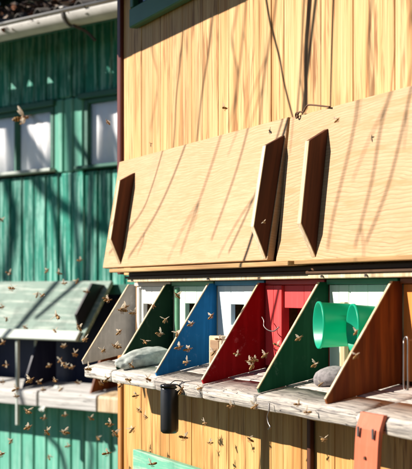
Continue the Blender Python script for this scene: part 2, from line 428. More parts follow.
# ---- landing shelf : three slats deep, one length per bay
SX0 = W.at(86, 372, .18).x
SD = .190                                    # shelf depth
ZB, ZF = -.197, -.2365                       # top at wall / at front
TH = .034
def slat(x0, x1, d0, d1, front, mat, seed):
    L = x1 - x0; n = 14
    sl = (ZF - ZB) / SD
    if front:
        prof = [(d0, 0)]
        rr = TH * .34
        prof += [(d1 - rr * .8, 0)] + [(d1 - rr * .8 + rr * .8 * math.sin(q), -rr * .75 + rr * .75 * math.cos(q)) for q in (.4, .8, 1.2, 1.57)] + [(d1 - .001, -TH + .004), (d1 - .006, -TH), (d0, -TH)]
    else: prof = [(d0, -.001), (d0 + .003, .0), (d1 - .003, 0), (d1, -.003), (d1, -TH + .008), (d0, -TH + .008)]
    bm = bmesh.new(); rings = []
    for i in range(n + 1):
        x = x0 + L * i / n
        ring = []
        for j, (d, z) in enumerate(prof):
            w_ = .0028 * noise.noise(Vector((x * 9 + seed, d * 25, seed))) + .0016 * noise.noise(Vector((x * 40, d * 60 + seed, j)))
            e = .0012 if i in (0, n) else 0
            dd = d + (w_ * 1.4 - (e if front and d > d0 + .02 else 0))
            zz = ZB + sl * d + z + w_ - (e * .5 if z > -.005 else -e * .3)
            ring.append(bm.verts.new((x, -dd, zz)))
        rings.append(ring)
    m = len(prof)
    for p_, q_ in zip(rings, rings[1:]):
        for k in range(m): bm.faces.new((p_[k], p_[(k + 1) % m], q_[(k + 1) % m], q_[k]))
    bm.faces.new(rings[0]); bm.faces.new(rings[-1][::-1])
    return obj('landing_board', bm, mat, house, True)
edges = [SX0, -2 * BAY - .02, -BAY + .03, .03, BAY + .01, 2 * BAY + .16, 3 * BAY + .15, 5 * BAY, XR]
for i, (x0, x1) in enumerate(zip(edges, edges[1:])):
    mt = M['shelf_pale'] if i < 2 else M['shelf']
    slat(x0 + .002, x1 - .002, .105, SD + random.uniform(-.004, .004), True, mt, i * 3.1)
    slat(x0 + .002 + .01, x1 - .002 + .01 * (x1 < XR), .050, .1035, False, mt, i * 3.1 + 40)
    slat(x0 + .002 + (.03 if i == 0 else 0), x1 - .002, -.004, .0485, False, mt, i * 3.1 + 80)
obj('shelf_bearer', box(XL + .03, XR - .02, -.024, -.0022, -.2855, -.2365, .002), M['rail'], house)

# ---- dividers
BXS = [BAY * (k - 3) for k in range(6)]
TOPZ = .021
def divider(x, nm, k):
    t = .0085
    sl = (ZF - ZB) / SD
    tip = SD - .014
    poly = [(.004, TOPZ), (-.019, TOPZ), (-tip, ZF + .012), (-tip + .003, ZF + .0035), (.004, ZB + .003)]
    d = obj('divider', prism(poly, 'x', x - t, x, .0006), M['div_' + nm], house)
    d['label'] = nm + ' painted triangular divider board'
    e = .0022
    n = Vector((-(ZF + .012 - TOPZ), (-tip + .019))).normalized()
    if n.x > 0: n = -n
    A = Vector((-.0195, TOPZ - .001)); B = Vector((-tip + .0005, ZF + .013))
    ep = [A, B, B + n * e, A + n * e]
    obj('raw_edge', prism([tuple(q) for q in ep], 'x', x - t - .0002, x + .0002), M['edge'], d)
    return d
for k, (nm, c) in enumerate(DCOL): divider(BXS[k], nm, k)
divider(BXS[5] + 2 * BAY, 'red', 8)

# ---- hives (one per bay), lifted out of the house in one piece
LB = ['white painted beehive between the grey and the dark green divider', 'pale mint beehive between the dark green and the blue divider',
      'pale blue beehive with square flight hole between the blue and the red divider', 'faded red beehive between the red and the green divider',
      'mint white beehive behind the two green plastic cups', 'orange beehive to the right of the brown divider',
      'cream beehive beyond the orange one', 'sky blue beehive at the near end']
for k in range(8):
    nm = HCOL[k][0]; x0 = BXS[0] + k * BAY
    hv = empty('beehive', (x0, 0, EYE)); tag(hv, LB[k], 'beehive', 'beehives in the wooden bee house')
    m = M['hive_' + nm]
    zt, zb = .0145, ZB + .008
    o0, o1, oz0, oz1 = .098, .188, -.092, -.036
    if nm == 'faded red': o0, o1, oz0, oz1 = .098, .21, -.15, -.042
    if nm == 'white': o0, o1, oz0, oz1 = .07, .15, -.09, -.04
    x1 = BAY - .0095
    cuts = [.0012, o0 * .52, o0, o1, o1 + (x1 - o1) * .5, x1]
    for j, (p_, q_) in enumerate(zip(cuts, cuts[1:])):
        dy = .004 + random.uniform(-.001, .001)
        if nm == 'faded red' and j in (0, 1): dy = -.004
        if j == 2:
            obj('front_board', box(p_ + .0007, q_ - .0007, dy, .018, oz1, zt, .0012), m, hv)
            obj('front_board', box(p_ + .0007, q_ - .0007, dy, .018, zb, oz0, .0012), m, hv)
        else: obj('front_board', box(p_ + .0007, q_ - .0007, dy, .018, zb, zt, .0012), m, hv)
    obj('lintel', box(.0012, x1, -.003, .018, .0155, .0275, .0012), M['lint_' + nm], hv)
    bm = bmesh.new()
    for a_ in ((.0012, x1, .30, .315, zb, .0275), (.0012, .012, .0195, .2985, zb, .0275), (x1 - .012, x1, .0195, .2985, zb, .0275),
               (.0125, x1 - .0125, .0195, .2985, zb, zb + .012), (.0125, x1 - .0125, .0195, .2985, .0155, .0275)): add_box(bm, *a_)
    obj('hive_body', bm, M['rail'], hv)
    if nm in ('pale mint', 'white'):
        obj('entrance_frame', box(.035, .052, -.006, .0028, zb, zt - .004, .0012), M['lint_pale mint'] if nm == 'pale mint' else m, hv)
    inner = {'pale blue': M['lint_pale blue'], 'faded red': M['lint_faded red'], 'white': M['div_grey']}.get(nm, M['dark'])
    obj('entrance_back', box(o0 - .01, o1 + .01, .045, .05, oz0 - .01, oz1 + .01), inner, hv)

# ---- things on and about the shelf
def lump(name, loc, sx, sy, sz, mat, rot, seed, amp=.16, sub=5):
    bm = bmesh.new(); bmesh.ops.create_icosphere(bm, subdivisions=sub, radius=1)
    for v in bm.verts:
        n = v.co.normalized()
        k = 1 + amp * noise.noise(n * 1.3 + Vector((seed, 0, 0))) + amp * .25 * noise.noise(n * 4 + Vector((0, seed, 0)))
        c = n * k
        c += n * (.018 * noise.noise(n * 9 + Vector((seed, 2, 0))) + .010 * noise.noise(n * 22))
        if c.z < -.7: c.z = -.7 + (c.z + .7) * .35
        v.co = Vector((c.x * sx, c.y * sy, c.z * sz))
    return obj(name, bm, mat, None, True, loc, rot)
def shelf_z(out): return ZB + (ZF - ZB) * out / SD
p = W.at(333, 375, .06)
tag(lump('stone', W.world((p.x, -.06, shelf_z(.06) + .018)), .048, .031, .025, M['stone'], (R(-6), R(-8), R(30)), 3.3, .10),
    'rounded grey stone lying on the shelf below the green cups', 'stone')
p = W.at(147, 353, .10)
tag(lump('stone', W.world((p.x + .0, -.105, shelf_z(.10) + .018)), .050, .084, .032, M['stonew'], (R(8), R(-8), R(-14)), 8.1, .2),
    'long pale stone at the foot of the dark green divider', 'stone')

def cup(u, v, out, rad, length, label, yaw):
    """a plastic beaker on its side, mouth outwards"""
    prof = [(0, .0), (rad * .90, 0), (rad * .94, .01), (rad, length - .006), (rad * 1.045, length - .005), (rad * 1.045, length), (rad * .965, length), (rad * .90, .008), (0, .007)]
    bm = bmesh.new(); n = 40; rings = []
    for r_, h in prof:
        if r_ == 0: rings.append([bm.verts.new((0, -h, 0))])
        else: rings.append([bm.verts.new((r_ * math.cos(2 * math.pi * k / n), -h, r_ * math.sin(2 * math.pi * k / n))) for k in range(n)])
    for a_, b_ in zip(rings, rings[1:]):
        for k in range(n):
            k2 = (k + 1) % n
            if len(a_) == 1: bm.faces.new((a_[0], b_[k2], b_[k]))
            elif len(b_) == 1: bm.faces.new((a_[k], a_[k2], b_[0]))
            else: bm.faces.new((a_[k], a_[k2], b_[k2], b_[k]))
    m = W.at(u, v, out)
    rot = Matrix.Rotation(-yaw, 3, 'Z')
    base = m - rot @ Vector((0, -length, 0))
    o = obj('plastic_cup', bm, M['cup'], None, True, W.world(base), (0, 0, -yaw))
    return tag(o, label, 'cup', 'green plastic cups')
cup(318, 325, .100, .0500, .080, 'left green plastic cup lying on its side with its mouth fully in view', R(14))
cup(352, 328, .074, .0500, .058, 'right green plastic cup, partly behind the brown divider', R(14))
# bracket board that carries the cups
p = W.at(360, 350, .02)
tag(obj('wooden_batten', box(-.012, .012, -.010, .002, -.075, .075, .002), M['edge'], None, False, W.world((W.at(347, 350, .0).x, -.0035, -.10))),
    'pale upright batten behind the green cups', 'batten')

# black flask hanging at the shelf front
def lathe(prof, n=28):
    bm = bmesh.new(); rings = []
    for r_, h in prof:
        if r_ == 0: rings.append([bm.verts.new((0, 0, h))])
        else: rings.append([bm.verts.new((r_ * math.cos(2 * math.pi * k / n), r_ * math.sin(2 * math.pi * k / n), h)) for k in range(n)])
    for a_, b_ in zip(rings, rings[1:]):
        for k in range(n):
            k2 = (k + 1) % n
            if len(a_) == 1: bm.faces.new((a_[0], b_[k], b_[k2]))
            elif len(b_) == 1: bm.faces.new((a_[k], a_[k2], b_[0]))
            else: bm.faces.new((a_[k], a_[k2], b_[k2], b_[k]))
    return bm
p = W.at(169.5, 433, .215); ptop = W.at(169.5, 386, .215)
H_ = ptop.z - p.z
rr = .0235
can = empty('black_canister', W.world((p.x, p.y, p.z)))
tag(can, 'black round canister hanging at the front of the shelf', 'canister')
obj('canister_body', lathe([(0, 0), (rr * .75, .0), (rr * .97, .005), (rr, .012), (rr, H_ - .012), (rr * .96, H_ - .008), (rr * .96, H_ - .004), (0, H_ - .004)]), M['black'], can, True)
obj('lid', lathe([(0, H_ - .0035), (rr * 1.03, H_ - .0035), (rr * 1.03, H_ + .003), (rr * .9, H_ + .005), (0, H_ + .0045)]), M['black'], can, True)
obj('wire_loop', tube(smoothline([(0, .0, H_ + .004), (.002, .015, H_ + .014), (0, .035, H_ + .012), (0, .05, H_ + .006)]), .0012, 6), M['steel'], can, True)

# salmon board hung on the shelf front
p = W.at(368, 420, .205); p0 = W.at(357, 430, .205); p1 = W.at(381, 430, .205)
sw = (p1.x - p0.x) / 2
sb = empty('painted_board', W.world((p.x, p.y, p.z)))
tag(sb, 'salmon painted wooden strip hanging from the shelf front', 'board')
bm = bmesh.new(); rows = 16
for s in range(rows + 1):
    pass
bm.free()
bm = bmesh.new(); prev = None
for s in range(rows + 1):
    z = .012 - s * .030
    yo = -.001 * s if s > 1 else (.012 if s == 0 else .001)
    wv = .0015 * math.sin(s * .8)
    ring = [bm.verts.new((x_, yo + y_ + wv, z)) for x_, y_ in ((-sw, 0), (-sw + .002, -.0035), (sw - .002, -.0035), (sw, 0), (sw, .0035), (-sw, .0035))]
    if prev:
        for k in range(6): bm.faces.new((prev[k], prev[(k + 1) % 6], ring[(k + 1) % 6], ring[k]))
    else: bm.faces.new(ring)
    prev = ring
bm.faces.new(prev[::-1])
obj('strip', bm, M['salmon'], sb)
for sx_ in (-.6, .62):
    obj('staple', box(sx_ * sw - .0035, sx_ * sw + .0035, -.0075, -.0045, -.034, -.014, .001), M['steel'], sb)
obj('nail', tube([(.0, -.0042, -.072), (.0, -.0085, -.072)], .0035, 8), M['rust'], sb)

# small box block in the blue bay
p = W.at(220, 340, .04)
blk = empty('entrance_block', W.world((W.at(213, 355, .045).x, -.045, shelf_z(.045))))
tag(blk, 'small raw wooden block standing beside the blue divider', 'block')
obj('block', box(0, .085, -.012, .03, .002, .086, .002), M['edge'], blk)
obj('slot', box(.012, .07, -.0135, -.0125, .012, .075), wood('block face', (.34, .22, .13), (.26, .16, .09), (.14, .08, .04), 'x', 90, .1, False), blk)

# wire curl on the red divider, hanging wire under shelf, handle, mint board
pts = [W.at(u, v, o) for u, v, o in ((262, 317, .03), (264, 321, .032), (264, 326, .034), (268, 330, .036), (274, 331, .038), (279, 327, .036))]
tag(obj('bent_wire', tube(smoothline([W.world(q) for q in pts], 4), .0016, 6), M['steel'], None, True), 'curled wire hook beside the red divider', 'wire')
pts = [W.at(u, v, o) for u, v, o in ((269, 403, .196), (269, 411, .198), (267.5, 417, .198), (268.5, 423, .198), (270.5, 427, .198), (268.5, 429, .198))]
tag(obj('bent_wire', tube(smoothline([W.world(q) for q in pts], 4), .0018, 6), M['steel'], None, True), 'short wire hanging under the shelf below the red divider', 'wire')
hd = empty('metal_handle', W.world((W.at(406, 340, .03).x, -.03, W.at(406, 340, .03).z)))
tag(hd, 'tall narrow metal loop handle on the orange hive', 'handle')
hz = W.at(406, 340, .03).z - W.at(406, 387, .03).z
obj('loop', tube(smoothline([(-.008, 0, 0), (-.008, 0, -hz * .5), (-.008, 0, -hz), (.0, 0, -hz - .006), (.008, 0, -hz), (.008, 0, -hz * .5), (.008, 0, 0), (0, 0, .006), (-.008, 0, 0)], 4), .0022, 8), M['steel'], hd, True)
obj('screw', tube([(0, .004, .0), (0, .03, .0)], .002, 6), M['steel'], hd)
p = W.at(134, 449, .03)
tag(obj('mint_board', box(0, 1.0, -.022, 0, -.28, 0, .002), M['mintboard'], None, False, W.world((p.x, -.012, p.z))),
    'mint painted board against the foot of the pine wall', 'board')
# dark brown upright strip below the shelf
p = W.at(307, 430, .02)
obj('batten', box(p.x - .014, p.x + .004, -.014, -.0022, -1.37, -.289, .002), M['fin'], house)

# ============================================================ GREEN BEE HOUSE
gh = empty('bee_house', G.o * 1.0, ang_g); gh.location = (G.o.x, G.o.y, EYE); G.o.z = EYE
tag(gh, 'weathered green bee house with curtained windows, gutter and grey flap, behind at left', 'bee house')
def gx(u, out=0): return G.at(u, 250, out).x
def gz(u, v, out=0): return G.at(u, v, out).z
GL, GR = gx(-160), gx(215)
GP = .098
GR_TOP = 1.30
FO = .25
sunl = Vector((SUN.dot(G.x), SUN.dot(G.y), SUN.z))
kz = sunl.z / -sunl.y; kx = sunl.x / -sunl.y          # rise and side shift per metre outwards
FZ = gz(28, 86.5) + FO * kz                           # fascia top: light under the roof waves lands there
GR_TOP = FZ + .048
w1 = (gx(-75), gx(53.5), gz(54, 168), gz(54, 106))      # window openings: x0, x1, z0, z1
w2 = (gx(83), gx(190), w1[2] - .004, w1[3] + .01)
n = int((GR - GL) / GP)
gm = {}
def gplank(x, z0, z1, mat, wd=GP):
    key = (round(z0, 3), round(z1, 3), mat, round(wd, 3))
    loc = (x, random.uniform(-.002, .002), 0)
    if key not in gm: gm[key] = obj('plank', box(.0015, wd - .0025, 0, .022, z0, z1, .0075), M[mat], gh, loc=loc)
    else: inst('plank', gm[key], gh, loc)
mid0, mid1 = w1[1] + .002, w2[0] - .002
for i in range(n):
    x = GL + i * GP
    gplank(x, w1[3] + .03, GR_TOP, 'greenwall')
    gplank(x, -.27 + .29, w1[2] - .03, 'greenwall')
    gplank(x, -1.4, -.50, 'greenlow')
k = 0
x = mid0
pw = (mid1 - mid0) / 3
for i in range(3): gplank(mid0 + i * pw, w1[2] - .0285, w1[3] + .0285, 'greenlow', pw)  # lighter green between the windows, sunlight put into the colour
obj('backing', box(GL, GR, .026, .05, w1[3] + .005, GR_TOP), M['dark'], gh)
obj('backing', box(GL, GR, .026, .05, .02, w1[2] - .005), M['dark'], gh)
obj('backing', box(GL, GR, .026, .05, -1.4, -.505), M['dark'], gh)
obj('backing', box(mid0, mid1, .026, .05, w1[2] - .0045, w1[3] + .0045), M['dark'], gh)
# windows
for (x0, x1, z0, z1), mull in ((w1, [gx(14.5)]), (w2, [gx(130), gx(165)])):
    wn = obj('window', box(x0 - .02, x1 + .02, -.02, .02, z1 + .001, z1 + .028, .003), M['greendark'], gh)
    obj('sill', box(x0 - .03, x1 + .015, -.035, .03, z0 - .019, z0 - .001, .004), M['greyrail'] if x0 == w1[0] else M['greendark'], wn)
    obj('frame', box(x0, x0 + .028, .006, .045, z0, z1, .003), M['greendark'], wn)
    obj('frame', box(x1 - .028, x1, .0, .045, z0, z1, .003), M['greendark'], wn)
    obj('frame', box(x0 + .029, x1 - .029, .004, .045, z1 - .022, z1, .003), M['greendark'], wn)
    for mx in mull: obj('mullion', box(mx - .011, mx + .011, .004, .04, z0 + .0005, z1 - .0225, .003), M['greendark'], wn)
    xs = [x0 + .028] + [q for mx in mull for q in (mx - .011, mx + .011)] + [x1 - .028]
    for a_, b_ in zip(xs[::2], xs[1::2]):
        obj('pane', box(a_ + .0005, b_ - .0005, .018, .021, z0 + .0005, z1 - .0225), M['glass'], wn)
        bm = bmesh.new(); N_ = 40; prev = None                        # gathered curtain
        for i in range(N_ + 1):
            xx = a_ + (b_ - a_) * i / N_; yy = .036 + .002 * math.sin(xx * 95) + .0015 * math.sin(xx * 41)
            ring = [bm.verts.new((xx, yy, z0 - .01)), bm.verts.new((xx, yy, z1 + .01)), bm.verts.new((xx, yy + .003, z1 + .01)), bm.verts.new((xx, yy + .003, z0 - .01))]
            if prev:
                for q in range(4): bm.faces.new((prev[q], prev[(q + 1) % 4], ring[(q + 1) % 4], ring[q]))
            prev = ring
        obj('curtain', bm, M['curtain'], wn, True)
obj('inner_wall', box(GL, GR, .25, .27, -1.4, GR_TOP + .04), M['dark'], gh)
# corrugated eaves, fascia, gutter
FO = .25                                            # fascia distance from the wall
sunl = Vector((SUN.dot(G.x), SUN.dot(G.y), SUN.z))
kz = sunl.z / -sunl.y; kx = sunl.x / -sunl.y          # rise and side shift per metre outwards
zs = gz(28, 86.5)                                    # foot of the sun spots on the wall
FZ = zs + FO * kz
PIT = (gx(66) - gx(10)) / 3.0
phase = gx(28) + FO * kx
obj('fascia', box(GL - .4, GR, -FO - .018, -FO, FZ - .05, FZ, .0), M['greendark'], gh)
bm = bmesh.new(); prev = None
AMP = .037
rs = .20
def corr(x, sgn=1):
    c = math.cos((x - phase) / PIT * 2 * math.pi)
    c = max(0.0, (c + .02) / 1.02) ** .45
    return FZ + .002 + AMP * 2 * c * (.85 + .35 * noise.noise(Vector((round((x - phase) / PIT) * 1.7, 3.1, 0))))
NX = int((GR - GL + .4) / (PIT / 24))
for i in range(NX + 1):
    x = GL - .4 + i * PIT / 24
    z = corr(x)
    ring = [bm.verts.new((x, -FO - .022, z)), bm.verts.new((x, 2.2, z + 2.2 * rs)), bm.verts.new((x, 2.2, z + .007 + 2.2 * rs)), bm.verts.new((x, -FO - .022, z + .007))]
    if prev:
        for q in range(4): bm.faces.new((prev[q], prev[(q + 1) % 4], ring[(q + 1) % 4], ring[q]))
    prev = ring
obj('roof', bm, M['corr'], gh, True)
obj('back_wall', box(GL, GR, 2.0, 2.03, -1.4, FZ + .4), M['greenlow'], gh)
obj('side_wall', box(GR - .02, GR, .28, 1.99, -1.4, FZ + .28), M['greenlow'], gh)
GO = .335
gcz = gz(0, 24.5, GO + .06); gr_ = .060
bm = bmesh.new(); prev = None
m_ = 14
def gutter_profile(r): return [(-GO - r * math.cos(q), gcz - .003 + -r * math.sin(q)) for q in [math.pi * i / m_ for i in range(m_ + 1)]]
outer = gutter_profile(gr_); inner = gutter_profile(gr_ - .003)
gpoly = outer + inner[::-1]
NSEG = 30
for i in range(NSEG + 1):
    x = GL - .4 + (GR - GL + .2) * i / NSEG
    ring = [bm.verts.new((x, a_, b_)) for a_, b_ in gpoly]
    if prev:
        for q in range(len(gpoly)): bm.faces.new((prev[q], prev[(q + 1) % len(gpoly)], ring[(q + 1) % len(gpoly)], ring[q]))
    prev = ring
gut = obj('gutter', bm, M['gutter'], gh, True)
obj('rim', tube([(GL - .4, -GO - gr_, gcz), (GR - .2, -GO - gr_, gcz)], .0085, 10), M['gutter'], gut, True)
for u in (63, -70, 190):
    x = gx(u, GO + .06)
    bm = bmesh.new(); prev = None
    for i in range(m_ + 1):
        q = math.pi * i / m_
        a_, b_ = -GO - (gr_ + .004) * math.cos(q), gcz - .003 - (gr_ + .004) * math.sin(q)
        c_, d_ = -GO - (gr_ + .0015) * math.cos(q), gcz - .003 - (gr_ + .0015) * math.sin(q)
        ring = [bm.verts.new((x - .012, a_, b_)), bm.verts.new((x + .012, a_, b_)), bm.verts.new((x + .012, c_, d_)), bm.verts.new((x - .012, c_, d_))]
        if prev:
            for s in range(4): bm.faces.new((prev[s], prev[(s + 1) % 4], ring[(s + 1) % 4], ring[s]))
        prev = ring
    obj('bracket', bm, M['strap'], gut, True)
    obj('clip', box(x - .014, x + .014, -GO - gr_ - .012, -GO - gr_ + .03, gcz + .0095, gcz + .016, .002), M['gutter'], gut)
    # downpipe-style brace seen dark under the gutter
    obj('brace', tube(smoothline([(x + .02, -GO - .02, gcz - gr_ - .004), (x + .05, -FO - .05, gcz - gr_ - .03), (x + .08, -FO - .024, gcz - gr_ - .07)], 5), .007, 8), M['strap'], gut, True)
# dead leaves heaped in the gutter
lm = [plain('dead leaf brown', (.16, .06, .025), .8, .2), plain('dead leaf dark', (.04, .025, .018), .8, .2), plain('dead leaf pale', (.46, .36, .28), .8, .2)]
bm = bmesh.new()
for i in range(900):
    xx = random.uniform(gx(-60, GO), gx(96, GO)); fade = 1.0
    hmax = .05 * max(.12, 1 - max(0, xx - gx(10, GO)) / (gx(110, GO) - gx(10, GO)))
    c = Vector((xx, -GO + random.uniform(-.05, .05), gcz - .035 + random.random() * .036))
    s = random.uniform(.012, .026)
    rm = Matrix.Rotation(random.uniform(0, 6.3), 3, 'Z') @ Matrix.Rotation(random.uniform(-1.3, 1.3), 3, 'X')
    vs = [bm.verts.new(c + rm @ Vector(q) * s) for q in ((-1, 0, .15), (-.3, .5, 0), (.5, .42, .1), (1.1, 0, .3), (.5, -.42, .1), (-.3, -.5, 0))]
    f = bm.faces.new(vs); f.material_index = random.choice((0, 1, 1, 1, 2))
for i in range(1500):
    xx = random.uniform(gx(-70, FO), gx(78, FO)); yy = random.uniform(-FO - .02, .25)
    c = Vector((xx, yy, corr(xx) + (yy + FO) * rs + .012 + .075 * random.random() ** 1.3))
    s = random.uniform(.014, .032)
    rm = Matrix.Rotation(random.uniform(0, 6.3), 3, 'Z') @ Matrix.Rotation(random.uniform(-1.3, 1.3), 3, 'X')
    vs = [bm.verts.new(c + rm @ Vector(q) * s) for q in ((-1, 0, .15), (-.3, .5, 0), (.5, .42, .1), (1.1, 0, .3), (.5, -.42, .1), (-.3, -.5, 0))]
    f = bm.faces.new(vs); f.material_index = random.choice((0, 1, 1, 1, 1, 2))
lo = obj('leaf_litter', bm, lm, None, False, gh.location, (0, 0, ang_g)); tag(lo, 'dead brown leaves heaped along the gutter and eaves of the green house', 'leaves', None, 'stuff')

# grey flap of the green house, hung out like an awning
ftz = gz(60, 283); fbz = gz(60, 341, .19)
fl_len = math.hypot(ftz - fbz, .185); lean = math.atan2(.185, ftz - fbz)
gx1 = gx(115.5); gx0 = gx(-120)
gf = obj('flap', box(0, gx1 - gx0, -.018, 0, -fl_len, 0, .002), M['greyflap'], gh, loc=(gx0, -.008, ftz), rot=(-lean, 0, 0))
gf['label'] = 'pale grey green flap propped out like an awning'
obj('bottom_rail', box(gx(17) - gx0, gx1 - gx0 - .02, -.034, -.0185, -fl_len - .012, -fl_len + .04, .003), M['greyrail'], gf)
for u in (100, -60):
    xf = gx(u, .06) - gx0
    poly = [(-.0185, -.025), (-.0185 - .066, -.06), (-.0185 - .066, -.235), (-.0185, -.285)]
    obj('fin', prism(poly, 'x', xf - .010, xf + .006, .001), M['black'], gf)  # black all over: the fin's shaded face is put into its colour
# dividers, dark hive fronts
HZ0, HZ1 = -.50, ftz - .02
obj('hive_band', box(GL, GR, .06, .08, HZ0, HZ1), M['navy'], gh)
obj('hive_band_rail', box(GL, GR, -.004, .022, HZ1 - .035, HZ1 + .012, .003), M['greendark'], gh)
for u, o, wd, m in ((17.5, .195, .017, 'greyrail'), (36, .10, .014, 'greyrail'), (-60, .17, .02, 'greyrail')):
    q = G.at(u, 350, o)
    zb = gz(u, 425, o) if u == 17.5 else gz(u, 402, o)
    obj('post', box(q.x - wd / 2, q.x + wd / 2, q.y - .008, q.y + .008, zb, gz(u, 340 if u > 0 else 345, o), .002), M[m], gh)
# landing boards of the green house
szt, szb = gz(40, 391, .2), gz(40, 406.5, .2)
def gboard(u0, u1, mat, tilt=0.0, d=.2):
    x0, x1 = gx(u0, d), gx(u1, d)
    for a_, b_ in ((.005, d * .5 - .002), (d * .5, d)):
        prof = [(-a_, szt + .035 * (1 - a_ / d)), (-b_ + .006, szt + .035 * (1 - b_ / d)), (-b_, szt - .01 + .035 * (1 - b_ / d)), (-b_, szb), (-a_, szb)]
        obj('landing_board', prism(prof, 'x', x0, x1, .003), mat, gh)
wsh = weathered('green house landing board', (.60, .60, .58), (.20, .17, .16), 'x', .35)
gboard(-120, 36.5, wsh); gboard(38.5, 96, wsh); gboard(97.5, 150, M['edge'])
# dividers standing on it
def gdiv(u, mat):
    x = gx(u, .1); z0 = szt + .037
    obj('divider', prism([(0.02, HZ1 - .05), (-.02, HZ1 - .06), (-.185, szt + .006), (.02, z0)], 'x', x - .006, x + .006, .001), mat, gh)
gdiv(36.5, M['navy']); gdiv(104, M['div_brown']); gdiv(-40, M['greyrail'])
# small leaning ramp board
a_ = G.at(40, 411, .21); b_ = G.at(63, 392, .12)
obj('ramp', prism([(a_.y, a_.z), (a_.y, a_.z + .012), (b_.y, b_.z + .03), (b_.y, b_.z + .018)], 'x', a_.x, a_.x + .03, .001), M['greyrail'], gh)
bm = bmesh.new(); add_tube(bm, [a_, b_ + Vector((0, 0, .02))], .012, 4); obj('strut', bm, M['greyrail'], gh)

# ============================================================ trees
bark = wood('bark', (.12, .09, .06), (.08, .06, .04), (.03, .022, .015), 'z', 60, .1, False, .9, .8)
def shadow_twig(bm, F, poly, dist, rad, out=.0, extend=1.0, fork=False):
    """a hanging twig whose shadow falls along a line on the facade F"""
    pts = [F.world(F.at(u, v, out)) + SUN * dist for u, v in poly]
    if extend:
        d = (pts[0] - pts[1]).normalized(); d = (d + Vector((0, 0, .6))).normalized()
        pts = [pts[0] + d * extend * 1.0, pts[0] + d * extend * .5] + pts
    pts = smoothline(pts, 5); n = len(pts)
    if fork:
        for q in range(random.choice((1, 2, 3))):
            i = random.randint(n // 4, n - 3); d = (pts[i + 1] - pts[i - 1]).normalized()
            sd = F.x * random.choice((-1, 1)) * random.uniform(.35, .9) + Vector((0, 0, -.2))
            L = random.uniform(.06, .17); r1 = rad * .6
            add_tube(bm, smoothline([pts[i], pts[i] + (d + sd) * L * .5 + SUN * .03, pts[i] + (d * 1.2 + sd * .8) * L], 3), [r1 * (1 - .08 * w_) for w_ in range(7)], 5)
    add_tube(bm, pts, [rad * (1.25 - .55 * i / n) for i in range(n)], 6)
    return pts[0]
tr = empty('bare_tree', (0, 0, 0))
base = W.world(W.at(200, 60)) + SUN * 2.6
tr.location = (1.7 - 3.6 * math.tan(SUN_OFF), -3.6, 0)
tag(tr, 'bare weeping tree standing in front of the pine bee house, out of view at left', 'tree')
tops = []
bm = bmesh.new()
TW = [([(262, -40), (266, -5), (272, 30), (279, 58), (284, 85), (294, 124)], 1.15, .0062, 0), ([(311, -40), (310, -5), (306, 50), (306, 108)], 1.1, .0115, 0),
      ([(334, -40), (333, -5), (331, 60), (330, 108)], .95, .0046, 0),
      ([(172, 20), (165, 90), (163, 130), (157, 190), (149, 222), (125, 262)], 1.7, .0036, .03), ([(200, 20), (190, 90), (183, 150), (168, 215), (146, 268)], 2.0, .0046, .03),
      ([(262, -10), (250, 80), (243, 170), (230, 250)], 2.1, .0040, .03), ([(286, -30), (276, 120), (262, 200), (246, 262)], 1.7, .004, .04),
      ([(392, -40), (397, 40), (384, 120), (381, 185), (372, 256)], 2.3, .0042, .03), ([(420, -30), (412, 60), (400, 182), (383, 252)], 2.1, .0040, .03),
      ([(360, -40), (352, 40), (356, 120), (346, 220), (344, 258)], 2.4, .0040, .03), 
      ([(228, 0), (220, 80), (212, 160), (196, 262)], 2.6, .0042, .04), ([(150, 40), (158, 80), (150, 130)], 2.8, .0035, 0),
      ([(238, 0), (232, 40), (238, 80), (228, 130)], 2.8, .004, 0),
      ([(275, 262), (262, 330), (258, 400), (250, 470)], 1.4, .006, .02)]
for poly, d, r_, o in TW: tops.append(shadow_twig(bm, W, poly, d, r_, o, .9, d > 1.5))
zmax = max(t.z for t in tops) + 2.0
cen = sum(tops, Vector()) / len(tops)
lb = Vector((tr.location.x, tr.location.y, zmax + .5))
for t in tops:
    m1 = (t + lb) / 2 + Vector((0, 0, .35 + .2 * random.random()))
    add_tube(bm, smoothline([t, m1, lb], 5), [.008] * 5 + [.02] * 6, 6)
bmesh.ops.translate(bm, verts=bm.verts, vec=-tr.location)
obj('twigs', bm, bark, tr, True)['kind'] = 'stuff'
obj('trunk', tube(smoothline([(0, 0, -.05), (.05, .03, 1.2), (-.04, 0, 2.3), (0, 0, lb.z + .05)], 4), [.11 - .08 * i / 12 for i in range(13)], 10), bark, tr, True)
# second tree before the green house
tr2 = empty('bare_tree', (0, 0, 0))
base = G.world(G.at(30, 200)) + SUN * 3.4
q = G.world(G.at(-60, 200)) + SUN * 4.6; tr2.location = (q.x, q.y, 0)
tag(tr2, 'bare tree standing in front of the green bee house, out of view at left', 'tree')
bm = bmesh.new(); tops = []
TW2 = [([(20, 150), (45, 190), (75, 214), (112, 232)], 5.6, .042), ([(96, 130), (103, 180), (104, 232)], 5.0, .032), ([(66, 112), (74, 138), (88, 160)], 3.2, .020),
       ([(12, 118), (24, 140), (44, 170)], 3.3, .018), ([(90, 105), (104, 135), (112, 165)], 3.3, .016), ([(74, 205), (78, 245), (80, 285)], 5.5, .026),
       ([(6, 180), (14, 220), (4, 282)], 5.5, .032), ([(88, 270), (86, 310), (84, 345)], 3.4, .016),
       ([(0, 10), (22, 40)], 3.0, .016), ([(12, 10), (36, 40)], 3.2, .016), ([(40, 425), (60, 450), (68, 480)], 4.3, .02), ([(86, 425), (92, 450), (90, 480)], 4.1, .016)]
for poly, d, r_ in TW2: tops.append(shadow_twig(bm, G, poly, d, r_, .0 if poly[0][1] > 60 else .3, .7))
lb = Vector((tr2.location.x, tr2.location.y, max(t.z for t in tops) + 1.8))
